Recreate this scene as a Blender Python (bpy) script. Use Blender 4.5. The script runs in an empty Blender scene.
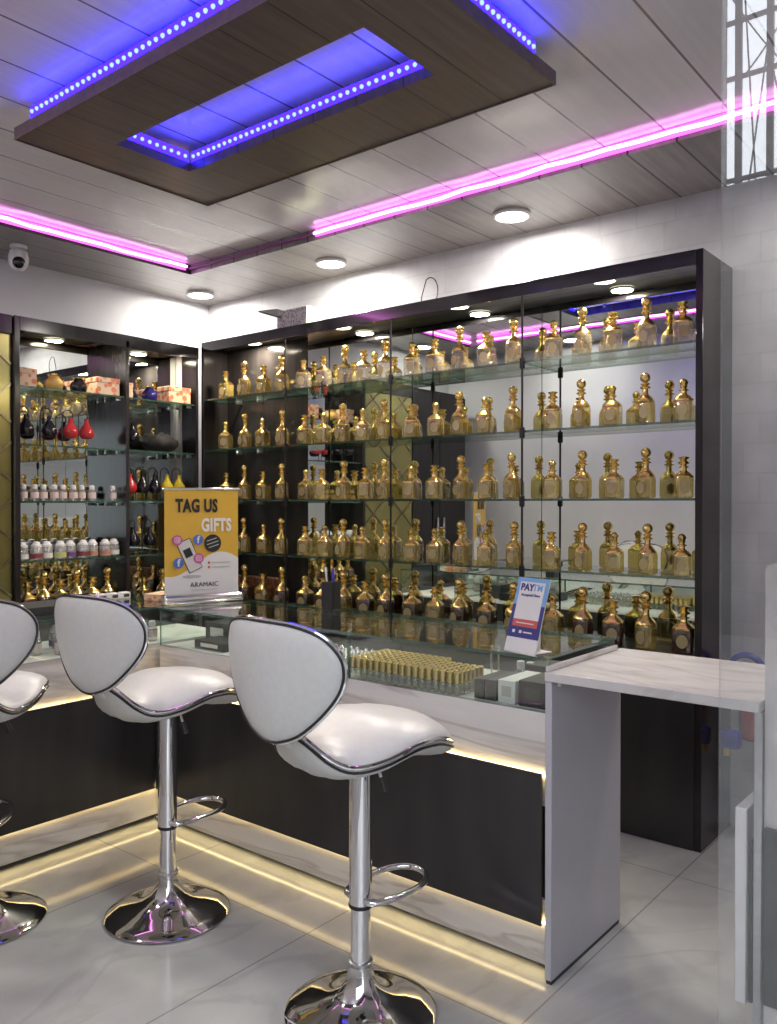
import bpy, bmesh, math, random
from mathutils import Vector, Matrix
random.seed(11)
S = bpy.context.scene
COL = S.collection
PI = math.pi

# ------------------------------------------------------------------ materials
def mat(name):
    m = bpy.data.materials.new(name); m.use_nodes = True
    nt = m.node_tree; nt.nodes.clear()
    out = nt.nodes.new('ShaderNodeOutputMaterial')
    return m, nt, out

def N(nt, t, **kw):
    n = nt.nodes.new(t)
    for k, v in kw.items():
        setattr(n, k, v)
    return n

def principled(nt, out, col=(.8, .8, .8), rough=.5, metal=0., spec=.5, coat=0.):
    b = N(nt, 'ShaderNodeBsdfPrincipled')
    b.inputs['Base Color'].default_value = (*col, 1)
    b.inputs['Roughness'].default_value = rough
    b.inputs['Metallic'].default_value = metal
    b.inputs['Specular IOR Level'].default_value = spec
    b.inputs['Coat Weight'].default_value = coat
    b.inputs['Coat Roughness'].default_value = .05
    nt.links.new(b.outputs[0], out.inputs[0])
    return b

def ramp(nt, stops):
    r = N(nt, 'ShaderNodeValToRGB')
    e = r.color_ramp.elements
    while len(e) < len(stops): e.new(.5)
    for el, (p, c) in zip(e, stops):
        el.position = p; el.color = (*c, 1)
    return r

def coords(nt, scale=(1, 1, 1), rot=(0, 0, 0), kind='Object'):
    t = N(nt, 'ShaderNodeTexCoord'); mp = N(nt, 'ShaderNodeMapping')
    mp.inputs['Scale'].default_value = scale; mp.inputs['Rotation'].default_value = rot
    nt.links.new(t.outputs[kind], mp.inputs['Vector'])
    return mp

def plain(name, col, rough=.5, metal=0., spec=.5, coat=0., var=.06, scale=18.):
    m, nt, out = mat(name)
    b = principled(nt, out, col, rough, metal, spec, coat)
    if var:
        c = coords(nt); n = N(nt, 'ShaderNodeTexNoise')
        n.inputs['Scale'].default_value = scale; n.inputs['Detail'].default_value = 3
        nt.links.new(c.outputs[0], n.inputs['Vector'])
        r = ramp(nt, [(.3, tuple(max(0, x*(1-var)) for x in col)), (.7, tuple(min(1, x*(1+var)) for x in col))])
        nt.links.new(n.outputs['Fac'], r.inputs[0]); nt.links.new(r.outputs[0], b.inputs['Base Color'])
    return m

def emit(name, col, strength):
    m, nt, out = mat(name)
    e = N(nt, 'ShaderNodeEmission')
    e.inputs[0].default_value = (*col, 1); e.inputs[1].default_value = strength
    nt.links.new(e.outputs[0], out.inputs[0])
    return m

def glass(name, tint=(.95, 1, .97), base=.04, body=None, bodyfac=0., rough=0., gloss=(1, 1, 1), power=5.):
    """thin glass: see-through with an angle-dependent mirror coat; optional tinted body"""
    m, nt, out = mat(name)
    tr = N(nt, 'ShaderNodeBsdfTransparent'); tr.inputs[0].default_value = (*tint, 1)
    gl = N(nt, 'ShaderNodeBsdfGlossy'); gl.inputs['Roughness'].default_value = rough
    gl.inputs[0].default_value = (*gloss, 1)
    lw = N(nt, 'ShaderNodeLayerWeight'); lw.inputs[0].default_value = .5
    pw = N(nt, 'ShaderNodeMath', operation='POWER'); pw.inputs[1].default_value = power
    ma = N(nt, 'ShaderNodeMath', operation='MULTIPLY_ADD')
    ma.inputs[1].default_value = 1-base; ma.inputs[2].default_value = base
    nt.links.new(lw.outputs['Facing'], pw.inputs[0]); nt.links.new(pw.outputs[0], ma.inputs[0])
    src = tr
    if body:
        b = N(nt, 'ShaderNodeBsdfPrincipled')
        b.inputs['Base Color'].default_value = (*body, 1); b.inputs['Roughness'].default_value = .12
        b.inputs['Metallic'].default_value = .25
        mx = N(nt, 'ShaderNodeMixShader'); mx.inputs[0].default_value = bodyfac
        nt.links.new(tr.outputs[0], mx.inputs[1]); nt.links.new(b.outputs[0], mx.inputs[2]); src = mx
    mx2 = N(nt, 'ShaderNodeMixShader')
    nt.links.new(ma.outputs[0], mx2.inputs[0]); nt.links.new(src.outputs[0], mx2.inputs[1]); nt.links.new(gl.outputs[0], mx2.inputs[2])
    nt.links.new(mx2.outputs[0], out.inputs[0])
    return m

def marble(name, base=(.72, .70, .69), vein=(.42, .40, .39), scale=(1, 1, 1), rough=.18, tiles=None, amount=.5, rot=(0, 0, 0)):
    m, nt, out = mat(name)
    b = principled(nt, out, base, rough)
    c = coords(nt, scale, rot)
    n1 = N(nt, 'ShaderNodeTexNoise'); n1.inputs['Scale'].default_value = 1.3; n1.inputs['Detail'].default_value = 7
    n1.inputs['Distortion'].default_value = 1.1
    nt.links.new(c.outputs[0], n1.inputs['Vector'])
    r = ramp(nt, [(.0, base), (.44, base), (.495, tuple(a*(1-amount)+v*amount for a, v in zip(base, vein))), (.53, base), (1., base)])
    nt.links.new(n1.outputs['Fac'], r.inputs[0])
    n2 = N(nt, 'ShaderNodeTexNoise'); n2.inputs['Scale'].default_value = 3.2; n2.inputs['Detail'].default_value = 4
    nt.links.new(c.outputs[0], n2.inputs['Vector'])
    r2 = ramp(nt, [(.3, (.84, .84, .85)), (.65, (1, 1, 1))])
    nt.links.new(n2.outputs['Fac'], r2.inputs[0])
    mx = N(nt, 'ShaderNodeMix', data_type='RGBA', blend_type='MULTIPLY'); mx.inputs[0].default_value = 1
    nt.links.new(r.outputs[0], mx.inputs[6]); nt.links.new(r2.outputs[0], mx.inputs[7])
    last = mx.outputs[2]
    if tiles:
        t = N(nt, 'ShaderNodeTexCoord'); mp = N(nt, 'ShaderNodeMapping')
        mp.inputs['Location'].default_value = (tiles[2], tiles[3], 0)
        nt.links.new(t.outputs['Object'], mp.inputs[0])
        bk = N(nt, 'ShaderNodeTexBrick'); bk.offset = 0
        bk.inputs['Color1'].default_value = bk.inputs['Color2'].default_value = (1, 1, 1, 1)
        bk.inputs['Mortar'].default_value = (.62, .60, .58, 1)
        bk.inputs['Scale'].default_value = 1; bk.inputs['Mortar Size'].default_value = .003
        bk.inputs['Brick Width'].default_value = tiles[0]; bk.inputs['Row Height'].default_value = tiles[1]
        nt.links.new(mp.outputs[0], bk.inputs['Vector'])
        m3 = N(nt, 'ShaderNodeMix', data_type='RGBA', blend_type='MULTIPLY'); m3.inputs[0].default_value = 1
        nt.links.new(last, m3.inputs[6]); nt.links.new(bk.outputs['Color'], m3.inputs[7]); last = m3.outputs[2]
    nt.links.new(last, b.inputs['Base Color'])
    return m

def planks(name, col, pitch, groove, gw=.035, rough=.3, grain=.25, spec=.5, coat=0., offset=0.):
    """boards running along world Y: groove lines at a regular pitch in X"""
    m, nt, out = mat(name)
    b = principled(nt, out, col, rough, 0, spec, coat)
    t = N(nt, 'ShaderNodeTexCoord'); sx = N(nt, 'ShaderNodeSeparateXYZ')
    nt.links.new(t.outputs['Object'], sx.inputs[0])
    ad = N(nt, 'ShaderNodeMath', operation='ADD'); ad.inputs[1].default_value = 50*pitch+offset
    dv = N(nt, 'ShaderNodeMath', operation='DIVIDE'); dv.inputs[1].default_value = pitch
    fr = N(nt, 'ShaderNodeMath', operation='FRACT'); lt = N(nt, 'ShaderNodeMath', operation='LESS_THAN'); lt.inputs[1].default_value = gw
    nt.links.new(sx.outputs[0], ad.inputs[0]); nt.links.new(ad.outputs[0], dv.inputs[0]); nt.links.new(dv.outputs[0], fr.inputs[0]); nt.links.new(fr.outputs[0], lt.inputs[0])
    c = coords(nt, (14, .9, 1)); n = N(nt, 'ShaderNodeTexNoise'); n.inputs['Scale'].default_value = 3; n.inputs['Detail'].default_value = 6
    nt.links.new(c.outputs[0], n.inputs['Vector'])
    r = ramp(nt, [(.25, tuple(x*(1-grain) for x in col)), (.75, tuple(min(1, x*(1+grain)) for x in col))])
    nt.links.new(n.outputs['Fac'], r.inputs[0])
    fl = N(nt, 'ShaderNodeMath', operation='FLOOR'); nt.links.new(dv.outputs[0], fl.inputs[0])
    wn = N(nt, 'ShaderNodeTexWhiteNoise', noise_dimensions='1D'); nt.links.new(fl.outputs[0], wn.inputs['W'])
    rr = ramp(nt, [(0, (.88,)*3), (1, (1.08,)*3)]); nt.links.new(wn.outputs['Value'], rr.inputs[0])
    mm = N(nt, 'ShaderNodeMix', data_type='RGBA', blend_type='MULTIPLY'); mm.inputs[0].default_value = 1
    nt.links.new(r.outputs[0], mm.inputs[6]); nt.links.new(rr.outputs[0], mm.inputs[7])
    mx = N(nt, 'ShaderNodeMix', data_type='RGBA'); nt.links.new(lt.outputs[0], mx.inputs[0])
    nt.links.new(mm.outputs[2], mx.inputs[6]); mx.inputs[7].default_value = (*groove, 1)
    nt.links.new(mx.outputs[2], b.inputs['Base Color'])
    bp = N(nt, 'ShaderNodeBump'); bp.inputs['Strength'].default_value = .4; bp.inputs['Distance'].default_value = .004; bp.invert = True
    nt.links.new(lt.outputs[0], bp.inputs['Height']); nt.links.new(bp.outputs[0], b.inputs['Normal'])
    return m

def laminate(name, c1, c2, rough=.2, rot=(0, 0, .6), stretch=(8, 1.2, 8), spec=.5):
    """dark laminate with faint diagonal streaks"""
    m, nt, out = mat(name)
    b = principled(nt, out, c1, rough, 0., spec)
    c = coords(nt, stretch, rot); n = N(nt, 'ShaderNodeTexNoise'); n.inputs['Scale'].default_value = 1.6; n.inputs['Detail'].default_value = 5
    nt.links.new(c.outputs[0], n.inputs['Vector'])
    r = ramp(nt, [(.35, c1), (.75, c2)]); nt.links.new(n.outputs['Fac'], r.inputs[0]); nt.links.new(r.outputs[0], b.inputs['Base Color'])
    return m

def wallpaper(name, c1, c2, mort):
    m, nt, out = mat(name)
    b = principled(nt, out, c1, .55)
    t = N(nt, 'ShaderNodeTexCoord'); sx = N(nt, 'ShaderNodeSeparateXYZ'); cx = N(nt, 'ShaderNodeCombineXYZ')
    sm = N(nt, 'ShaderNodeMath', operation='ADD')
    nt.links.new(t.outputs['Object'], sx.inputs[0]); nt.links.new(sx.outputs[0], sm.inputs[0]); nt.links.new(sx.outputs[1], sm.inputs[1])
    nt.links.new(sm.outputs[0], cx.inputs[0]); nt.links.new(sx.outputs[2], cx.inputs[1])
    bk = N(nt, 'ShaderNodeTexBrick'); bk.offset = .37; bk.offset_frequency = 2; bk.squash = .6; bk.squash_frequency = 3
    for k, v in (('Color1', c1), ('Color2', c2), ('Mortar', mort)): bk.inputs[k].default_value = (*v, 1)
    bk.inputs['Scale'].default_value = 1; bk.inputs['Mortar Size'].default_value = .004
    bk.inputs['Brick Width'].default_value = .31; bk.inputs['Row Height'].default_value = .13
    nt.links.new(cx.outputs[0], bk.inputs['Vector'])
    n = N(nt, 'ShaderNodeTexNoise'); n.inputs['Scale'].default_value = 5; n.inputs['Detail'].default_value = 8
    nt.links.new(t.outputs['Object'], n.inputs['Vector'])
    r = ramp(nt, [(.3, (.80,)*3), (.7, (1.06,)*3)]); nt.links.new(n.outputs['Fac'], r.inputs[0])
    mx = N(nt, 'ShaderNodeMix', data_type='RGBA', blend_type='MULTIPLY'); mx.inputs[0].default_value = 1
    nt.links.new(bk.outputs['Color'], mx.inputs[6]); nt.links.new(r.outputs[0], mx.inputs[7]); nt.links.new(mx.outputs[2], b.inputs['Base Color'])
    return m

def spotted(name, base, spot, scale=28.):
    m, nt, out = mat(name)
    b = principled(nt, out, base, .45)
    c = coords(nt); v = N(nt, 'ShaderNodeTexVoronoi'); v.inputs['Scale'].default_value = scale
    nt.links.new(c.outputs[0], v.inputs['Vector'])
    r = ramp(nt, [(.0, spot), (.42, spot), (.5, base), (1, base)]); nt.links.new(v.outputs['Distance'], r.inputs[0]); nt.links.new(r.outputs[0], b.inputs['Base Color'])
    return m

M = dict(
    wall_back=wallpaper('wallpaper_block', (.61, .605, .62), (.575, .57, .59), (.545, .54, .56)),
    wall=plain('white_wall_paint', (.66, .655, .66), .6, var=.04, scale=3),
    floor=marble('floor_marble', (.51, .51, .495), (.30, .29, .28), (1.5, .8, 1), .13, (.8, 1.2, .36, .42), .28),
    ceil=planks('ceiling_gloss_plank', (.76, .74, .73), .25, (.20, .19, .19), .035, .14, .05, .5, .0),
    border=planks('ceiling_taupe_plank', (.27, .245, .235), .2, (.035, .03, .028), .045, .28, .22),
    panelwood=planks('panel_brown_plank', (.115, .088, .085), .2, (.02, .016, .016), .03, .3, .3, offset=.07),
    panelrim=plain('panel_rim_brown', (.10, .075, .075), .35, var=.2, scale=30),
    marble=marble('counter_marble', (.70, .68, .66), (.36, .32, .29), (.5, .5, 3.4), .2, None, .6),
    flapm=marble('flap_marble', (.66, .645, .625), (.42, .38, .35), (1.2, 3.4, 1.6), .25, None, .35, (0, 0, .5)),
    endm=plain('end_panel_lavender_grey', (.47, .465, .50), .3, var=.05, scale=4),
    black=laminate('black_streaked_laminate', (.022, .021, .022), (.042, .039, .039), .3, (0, .7, 0), (5, 5, .9)),
    fascia=plain('fascia_gloss', (.03, .026, .034), .10, 0., 1., .6, var=0),
    carcass=laminate('charcoal_gloss_laminate', (.020, .018, .018), (.034, .030, .031), .14, (0, 0, 0), (9, 9, .8), .3),
    carcasstop=laminate('cabinet_top_laminate', (.15, .14, .135), (.19, .178, .172), .22, (0, 0, 0), (1, 6, 6)),
    dark=plain('dark_core', (.03, .03, .03), .5),
    clip=plain('black_clip_plastic', (.012, .012, .014), .35),
    chrome=plain('chrome', (.74, .74, .75), .07, 1., var=0),
    basechrome=plain('base_chrome', (.62, .61, .60), .06, 1., var=0),
    steel=plain('brushed_steel', (.55, .55, .56), .3, 1., var=.08, scale=50),
    leather=plain('white_faux_leather', (.61, .61, .595), .38, var=.03, scale=60),
    piping=plain('black_piping', (.012, .012, .012), .4),
    gold=plain('polished_gold', (.92, .68, .25), .24, 1., var=.12, scale=60),
    goldpale=plain('satin_gold_cap', (.80, .62, .28), .3, 1., var=.1, scale=80),
    silver=plain('silver_cap', (.78, .78, .76), .2, 1., var=.05),
    shelf=glass('shelf_glass', (.93, .97, .94), .05),
    shelfedge=glass('glass_edge_green', (.45, .62, .55), .06, (.06, .15, .12), .55),
    counterglass=glass('counter_glass', (.93, .965, .945), .05),
    bottle_clear=glass('bottle_glass_clear', (.98, .95, .86), .10, (.80, .70, .50), .24, .04),
    bottle_gold=glass('bottle_glass_amber', (.99, .90, .56), .10, (.66, .50, .13), .30, .04),
    bottle_dark=glass('bottle_glass_brown', (.62, .45, .30), .08, (.10, .05, .03), .70, .04),
    bottle_plain=glass('vial_glass', (.95, .95, .92), .08, (.6, .58, .5), .25, .04),
    emblem=plain('cream_gold_emblem', (.50, .42, .22), .35, .5),
    mirror=plain('mirror_silver', (.70, .74, .70), .0, 1., var=0),
    bronze=plain('bronze_mirror', (.32, .29, .11), .18, .7, var=0),
    batten=plain('bevel_strip', (.30, .26, .15), .2, .8, var=0),
    white=plain('white_plastic', (.75, .75, .75), .35, var=.03),
    paper=plain('white_card', (.72, .71, .70), .45, var=.02),
    navy=plain('navy_print', (.035, .035, .20), .45, var=0),
    sky=plain('light_blue_print', (.18, .38, .68), .45, var=0),
    red=plain('red_print', (.55, .10, .08), .45, var=0),
    yellow=plain('mustard_print', (.66, .40, .045), .4, var=.05, scale=6),
    ink=plain('black_print', (.015, .014, .013), .45, var=0),
    silverprint=plain('pale_print', (.80, .76, .68), .45, var=0),
    pink=plain('magenta_print', (.55, .10, .30), .45, var=0),
    fbblue=plain('blue_print', (.07, .15, .50), .45, var=0),
    screen=plain('phone_screen_print', (.62, .60, .58), .35, var=0),
    greyshade=plain('grey_print', (.45, .44, .43), .45, var=.1),
    redpear=plain('red_glaze', (.45, .03, .035), .12), blackpear=plain('black_glaze', (.012, .011, .015), .1),
    yellowpear=plain('yellow_glaze', (.62, .47, .035), .12), bluevase=plain('cobalt_glaze', (.025, .02, .16), .1),
    yellowvase=plain('ochre_glaze', (.60, .40, .12), .15),
    wire=plain('black_wire', (.015, .015, .015), .4),
    orangebox=spotted('orange_spotted_card', (.72, .52, .34), (.62, .17, .08)),
    brownbox=spotted('brown_floral_card', (.10, .035, .025), (.28, .10, .05), 40),
    cloth=plain('black_cloth', (.005, .005, .006), .8, var=.2),
    jar=glass('jar_glass', (.97, .97, .95), .08, (.78, .76, .72), .4, .03),
    blackbox=plain('matt_black_card', (.02, .02, .022), .45), greybox=plain('dark_grey_card', (.05, .05, .055), .45),
    label=plain('pink_cream_label', (.62, .50, .48), .5), wine=plain('wine_label', (.20, .04, .05), .5), violet=plain('violet_label', (.16, .06, .22), .5), lime=plain('lime_label', (.50, .50, .16), .5),
    tan=plain('tan_label', (.42, .22, .14), .5),
    penblue=plain('blue_pen', (.05, .04, .42), .35),
    hose=plain('blue_hose', (.02, .03, .30), .35), redcan=plain('red_enamel', (.32, .03, .03), .3), nozzle=plain('yellow_nozzle', (.7, .5, .05), .4),
    perforated=spotted('perforated_white', (.62, .62, .62), (.30, .30, .30), 80), cream=plain('cream_card', (.72, .74, .55), .5),
    lens=plain('camera_lens_black', (.01, .01, .012), .08),
    facade=plain('street_facade', (.11, .105, .10), .8, var=.3, scale=1), pavement=plain('pavement', (.12, .115, .11), .8, var=.2, scale=2),
    lattice=plain('dark_steel_lattice', (.05, .05, .055), .5),
    frontglass=glass('shopfront_glass', (.98, .98, .98), .13),
    lamp=emit('downlight_white', (1, .97, .95), 14.), lampwarm=emit('cabinet_lamp_warm', (1, .86, .62), 10.),
    ledpink=emit('led_magenta', (1., .09, .86), 3.6), ledcore=emit('led_magenta_core', (1., .50, 1.), 5.),
    ledblue=emit('led_blue', (.012, .004, 1.), 14.), leddot=emit('led_blue_dot', (.26, .42, 1.), 2.2),
    ledwarm=emit('led_warm_white', (1., .72, .28), 14.), ledkick=emit('led_warm_kick', (1., .78, .38), 8.),
    ledoff=plain('led_unlit_tube', (.30, .10, .32), .3),
)

# ------------------------------------------------------------------ mesh helpers
def box(bm, lo, hi, mi=0, bev=0., seg=1):
    b = bmesh.new(); bmesh.ops.create_cube(b, size=1)
    c = [(a+d)/2 for a, d in zip(lo, hi)]; s = [abs(d-a) for a, d in zip(lo, hi)]
    for v in b.verts: v.co = Vector([v.co[i]*s[i]+c[i] for i in range(3)])
    if bev: bmesh.ops.bevel(b, geom=b.edges[:], offset=min(bev, min(s)*.45), segments=seg, affect='EDGES', profile=.5)
    for f in b.faces: f.material_index = mi
    join(bm, b)

def join(bm, b, mtx=None):
    if mtx: bmesh.ops.transform(b, matrix=mtx, verts=b.verts[:])
    me = bpy.data.meshes.new('tmp'); b.to_mesh(me); b.free(); bm.from_mesh(me); bpy.data.meshes.remove(me)

def lathe(bm, prof, seg=24, mi=0, c=(0, 0, 0), caps=True, sq=0.):
    """profile of (radius, z); sq>0 squares the section"""
    rings = []
    for r, z in prof:
        ring = []
        for i in range(seg):
            a = 2*PI*(i+.5)/seg
            k = 1.
            if sq:
                k = 1/((abs(math.cos(a))**sq+abs(math.sin(a))**sq)**(1/sq))
            ring.append(bm.verts.new((c[0]+r*k*math.cos(a), c[1]+r*k*math.sin(a), c[2]+z)))
        rings.append(ring)
    for a, b in zip(rings, rings[1:]):
        for i in range(seg):
            f = bm.faces.new((a[i], a[(i+1) % seg], b[(i+1) % seg], b[i])); f.material_index = mi; f.smooth = True
    if caps:
        f = bm.faces.new(rings[0][::-1]); f.material_index = mi
        f = bm.faces.new(rings[-1]); f.material_index = mi

def tube(bm, pts, r, seg=8, mi=0, closed=False):
    pts = [Vector(p) for p in pts]; n = len(pts); rings = []
    up = None
    for i, p in enumerate(pts):
        if closed: d = pts[(i+1) % n]-pts[i-1]
        else: d = pts[min(i+1, n-1)]-pts[max(i-1, 0)]
        d.normalize()
        if up is None:
            up = Vector((0, 0, 1)) if abs(d.z) < .9 else Vector((1, 0, 0))
        s = d.cross(up)
        if s.length < 1e-5: s = d.orthogonal()
        s.normalize(); up = s.cross(d); up.normalize()
        rr = r[i] if isinstance(r, (list, tuple)) else r
        rings.append([bm.verts.new(p+s*(rr*math.cos(2*PI*k/seg))+up*(rr*math.sin(2*PI*k/seg))) for k in range(seg)])
    m = n if closed else n-1
    for i in range(m):
        a, b = rings[i], rings[(i+1) % n]
        sh = 0
        if closed and i == n-1:
            sh = min(range(seg), key=lambda q: (a[0].co-b[q].co).length)
        for k in range(seg):
            f = bm.faces.new((a[k], a[(k+1) % seg], b[(k+1+sh) % seg], b[(k+sh) % seg])); f.material_index = mi; f.smooth = True
    if not closed:
        bm.faces.new(rings[0][::-1]).material_index = mi; bm.faces.new(rings[-1]).material_index = mi

def obj(name, bm, mats, parent=None, loc=(0, 0, 0), rz=0., angle=40):
    me = bpy.data.meshes.new(name)
    bmesh.ops.recalc_face_normals(bm, faces=bm.faces[:])
    bm.to_mesh(me); bm.free()
    for m in (mats if isinstance(mats, (list, tuple)) else [mats]): me.materials.append(m)
    me.set_sharp_from_angle(angle=math.radians(angle))
    o = bpy.data.objects.new(name, me); COL.objects.link(o)
    o.location = loc; o.rotation_euler = (0, 0, rz)
    if parent: o.parent = parent
    return o

def boxo(name, lo, hi, m, parent=None, bev=0., **k):
    bm = bmesh.new(); box(bm, lo, hi, 0, bev); return obj(name, bm, m, parent, **k)

def tag(o, label, cat, group=None):
    o['label'] = label; o['category'] = cat
    if group: o['group'] = group
    return o

def thing(name, label, cat, loc=(0, 0, 0), rz=0., group=None):
    o = bpy.data.objects.new(name, None); COL.objects.link(o); o.empty_display_size = .05
    o.location = loc; o.rotation_euler = (0, 0, rz)
    return tag(o, label, cat, group)

def struct(name, bm, m, label=None):
    o = obj(name, bm, m); o['kind'] = 'structure'
    return o

def kids(o): return [c for c in COL.objects if c.parent is o]

def dup(o, loc, rz, label, group=None, chtree=None):
    r = o.copy(); COL.objects.link(r); r.location = loc; r.rotation_euler = (0, 0, rz); r['label'] = label
    if group: r['group'] = group
    for ch in (chtree if chtree is not None else kids(o)):
        c = ch.copy(); COL.objects.link(c); c.parent = r
    return r

ORD = ('first second third fourth fifth sixth seventh eighth ninth tenth eleventh twelfth thirteenth fourteenth fifteenth sixteenth '
       'seventeenth eighteenth nineteenth twentieth').split()

def text_mesh(body, size, mtl, parent, name, mtx, bold=0., sx=1., spacing=1.):
    cu = bpy.data.curves.new('t', 'FONT'); cu.body = body; cu.size = size; cu.offset = bold; cu.extrude = .0006
    cu.align_x = 'CENTER'; cu.align_y = 'CENTER'; cu.space_character = spacing; cu.resolution_u = 3
    to = bpy.data.objects.new('t', cu); COL.objects.link(to)
    bpy.context.view_layer.update()
    dg = bpy.context.evaluated_depsgraph_get()
    me = bpy.data.meshes.new_from_object(to.evaluated_get(dg))
    bpy.data.objects.remove(to); bpy.data.curves.remove(cu)
    me.transform(Matrix.Diagonal((sx, 1, 1, 1))); me.transform(mtx); me.materials.clear(); me.materials.append(mtl); me.name = name
    o = bpy.data.objects.new(name, me); COL.objects.link(o); o.parent = parent
    return o

# ------------------------------------------------------------------ room shell
CZ, BZ = 2.89, 2.83          # recessed ceiling, lower border
XL, XR, YB, YF = -4.77, .95, 3.84, .5
bm = bmesh.new(); box(bm, (XL-.1, YF-.1, -.1), (XR+.1, YB+.1, 0)); struct('floor', bm, M['floor'])
bm = bmesh.new(); box(bm, (XL-.1, YF-.1, CZ), (XR+.1, YB+.1, CZ+.08)); struct('ceiling', bm, M['ceil'])
bm = bmesh.new(); box(bm, (XL-.1, YB, 0), (XR+.1, YB+.1, CZ)); struct('wall_back', bm, M['wall_back'])
bm = bmesh.new(); box(bm, (XL-.1, YF, 0), (XL, YB, CZ)); struct('wall_left', bm, M['wall'])
bm = bmesh.new(); box(bm, (XR, YF, 0), (XR+.1, YB, CZ)); struct('wall_right', bm, M['wall'])
bm = bmesh.new(); box(bm, (XL, YF-.1, 0), (-1.28, YF, CZ)); box(bm, (-1.28, YF-.1, 2.32), (XR, YF, CZ)); struct('wall_front', bm, M['wall'])
for n, lo, hi in (('trim_1', (XL, 3.24, BZ), (XR, YB, CZ)), ('trim_2', (XL, YF, BZ), (-4.2, 3.24, CZ)),
                  ('trim_3', (-4.2, YF, BZ), (XR, 1.0, CZ)), ('trim_4', (.45, 1.0, BZ), (XR, 3.24, CZ))):
    bm = bmesh.new(); box(bm, lo, hi); struct(n, bm, M['border'])

# shopfront glass beside the doorway (mirrors the daylit street)
bm = bmesh.new(); box(bm, (-.158, YF-.002, .02), (XR, YF+.002, 2.32))
o = struct('window_1', bm, M['frontglass'])

# street side
bm = bmesh.new(); box(bm, (-14, -12, -.12), (12, YF-.1, -.02)); struct('pavement', bm, M['pavement'])
bm = bmesh.new(); box(bm, (-14, -9.5, -.02), (12, -8.5, 4.9)); struct('exterior_building', bm, M['facade'])
lt = thing('steel_lattice', 'dark steel lattice with slack cables mirrored in the shopfront glass', 'lattice', (0, -8.9, 4.9))
lt['kind'] = 'structure'
for x in (-3.6, -3.12, -2.95, -2.613, -2.1):
    bm = bmesh.new(); box(bm, (x-.034, -.03, 0), (x+.034, .03, 4.0)); obj('post', bm, M['lattice'], lt)
for z in (.19, 1.34, 1.97, 3.1):
    bm = bmesh.new(); box(bm, (-5, -.02, z-.024), (0, .02, z+.024)); obj('rail', bm, M['lattice'], lt)
for a, b, sg in (((-3.0, .1, 2.2), (-2.3, .1, 1.1), .06), ((-2.95, .1, 1.2), (-2.2, .1, 2.2), .08), ((-2.9, .12, 3.0), (-2.73, .12, .1), .06), ((-2.6, .12, 1.6), (-2.8, .12, .1), .06), ((-2.6, .12, 1.5), (-2.37, .12, .3), .04)):
    a, b = Vector(a), Vector(b)
    bm = bmesh.new(); tube(bm, [a.lerp(b, t/12)-Vector((0, 0, sg*math.sin(PI*t/12)*(1 if min(a.z, b.z) > .5 else .0))) for t in range(13)], .010, 6); obj('cable', bm, M['lattice'], lt)

# ------------------------------------------------------------------ lights helper
def lamp(name, loc, power, radius, col, parent=None, rot=(0, 0, 0), shape='DISK', size_y=None, spread=PI):
    d = bpy.data.lights.new(name, 'AREA'); d.energy = power; d.color = col; d.shape = shape; d.size = radius*2; d.spread = spread
    if size_y: d.size_y = size_y
    o = bpy.data.objects.new(name, d); COL.objects.link(o); o.location = loc; o.rotation_euler = rot
    if parent: o.parent = parent
    return o

# ceiling downlights
DL = [(-2.11, 3.54, 'round white ceiling downlight above the marble flap half of the back cabinet', 15),
      (-3.34, 3.58, 'round white ceiling downlight above the middle of the back cabinet', 15),
      (-4.52, 3.57, 'round white ceiling downlight in the corner where the two cabinets meet', 15),
      (-4.5, 1.3, 'round white ceiling downlight over the bronze mirror wall', 10),
      (-3.3, .75, 'round white ceiling downlight over the front wall away from the door', 10),
      (-1.6, .75, 'round white ceiling downlight over the front wall beside the door', 10),
      (-.5, 3.5, 'round white ceiling downlight above the passage by the blue hose', 12)]
for i, (x, y, lb, p) in enumerate(DL):
    t = thing('ceiling_downlight', lb, 'ceiling light', (x, y, BZ-.018))
    bm = bmesh.new(); lathe(bm, [(.088, .018), (.092, .008), (.088, 0), (.078, 0), (.078, .006)], 32, caps=False); obj('rim', bm, M['white'], t)
    bm = bmesh.new(); lathe(bm, [(.079, .004), (.079, .010)], 32); obj('diffuser', bm, M['lamp'], t)
    lamp('downlight_lamp', (0, 0, .001), p, .076, (1, .955, .89), t)

# magenta LED rope along the lip of the border
t = thing('led_strip', 'glowing magenta LED rope along the ceiling edge over the back cabinet', 'LED strip', (0, 3.24, 2.862))
def wob(p0, p1, n, amp, seed):
    rr = random.Random(seed); p0, p1 = Vector(p0), Vector(p1)
    return [p0.lerp(p1, i/n)+Vector((0, 0, rr.uniform(-amp, amp))) for i in range(n+1)]
bm = bmesh.new(); box(bm, (-3.13, -.008, -.014), (.45, 0, .022)); obj('glow_band', bm, M['ledpink'], t)
bm = bmesh.new(); tube(bm, wob((-3.13, -.018, .002), (.45, -.018, .002), 26, .006, 3), .008, 8); obj('rope', bm, M['ledcore'], t)
bm = bmesh.new(); tube(bm, [(-4.19, -.012, 0), (-3.13, -.012, 0)], .008, 8); obj('unlit_end', bm, M['ledoff'], t)
t = thing('led_strip', 'glowing magenta LED rope along the ceiling edge over the side cabinet', 'LED strip', (-4.2, 0, 2.862))
bm = bmesh.new(); box(bm, (0, 1.0, -.014), (.008, 3.2, .022)); obj('glow_band', bm, M['ledpink'], t)
bm = bmesh.new(); tube(bm, wob((.018, 1.0, .002), (.018, 3.2, .002), 20, .005, 5), .008, 8); obj('rope', bm, M['ledcore'], t)
t = thing('led_strip', 'glowing magenta LED rope along the ceiling edge beside the front wall', 'LED strip', (0, 1.0, 2.862))
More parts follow.
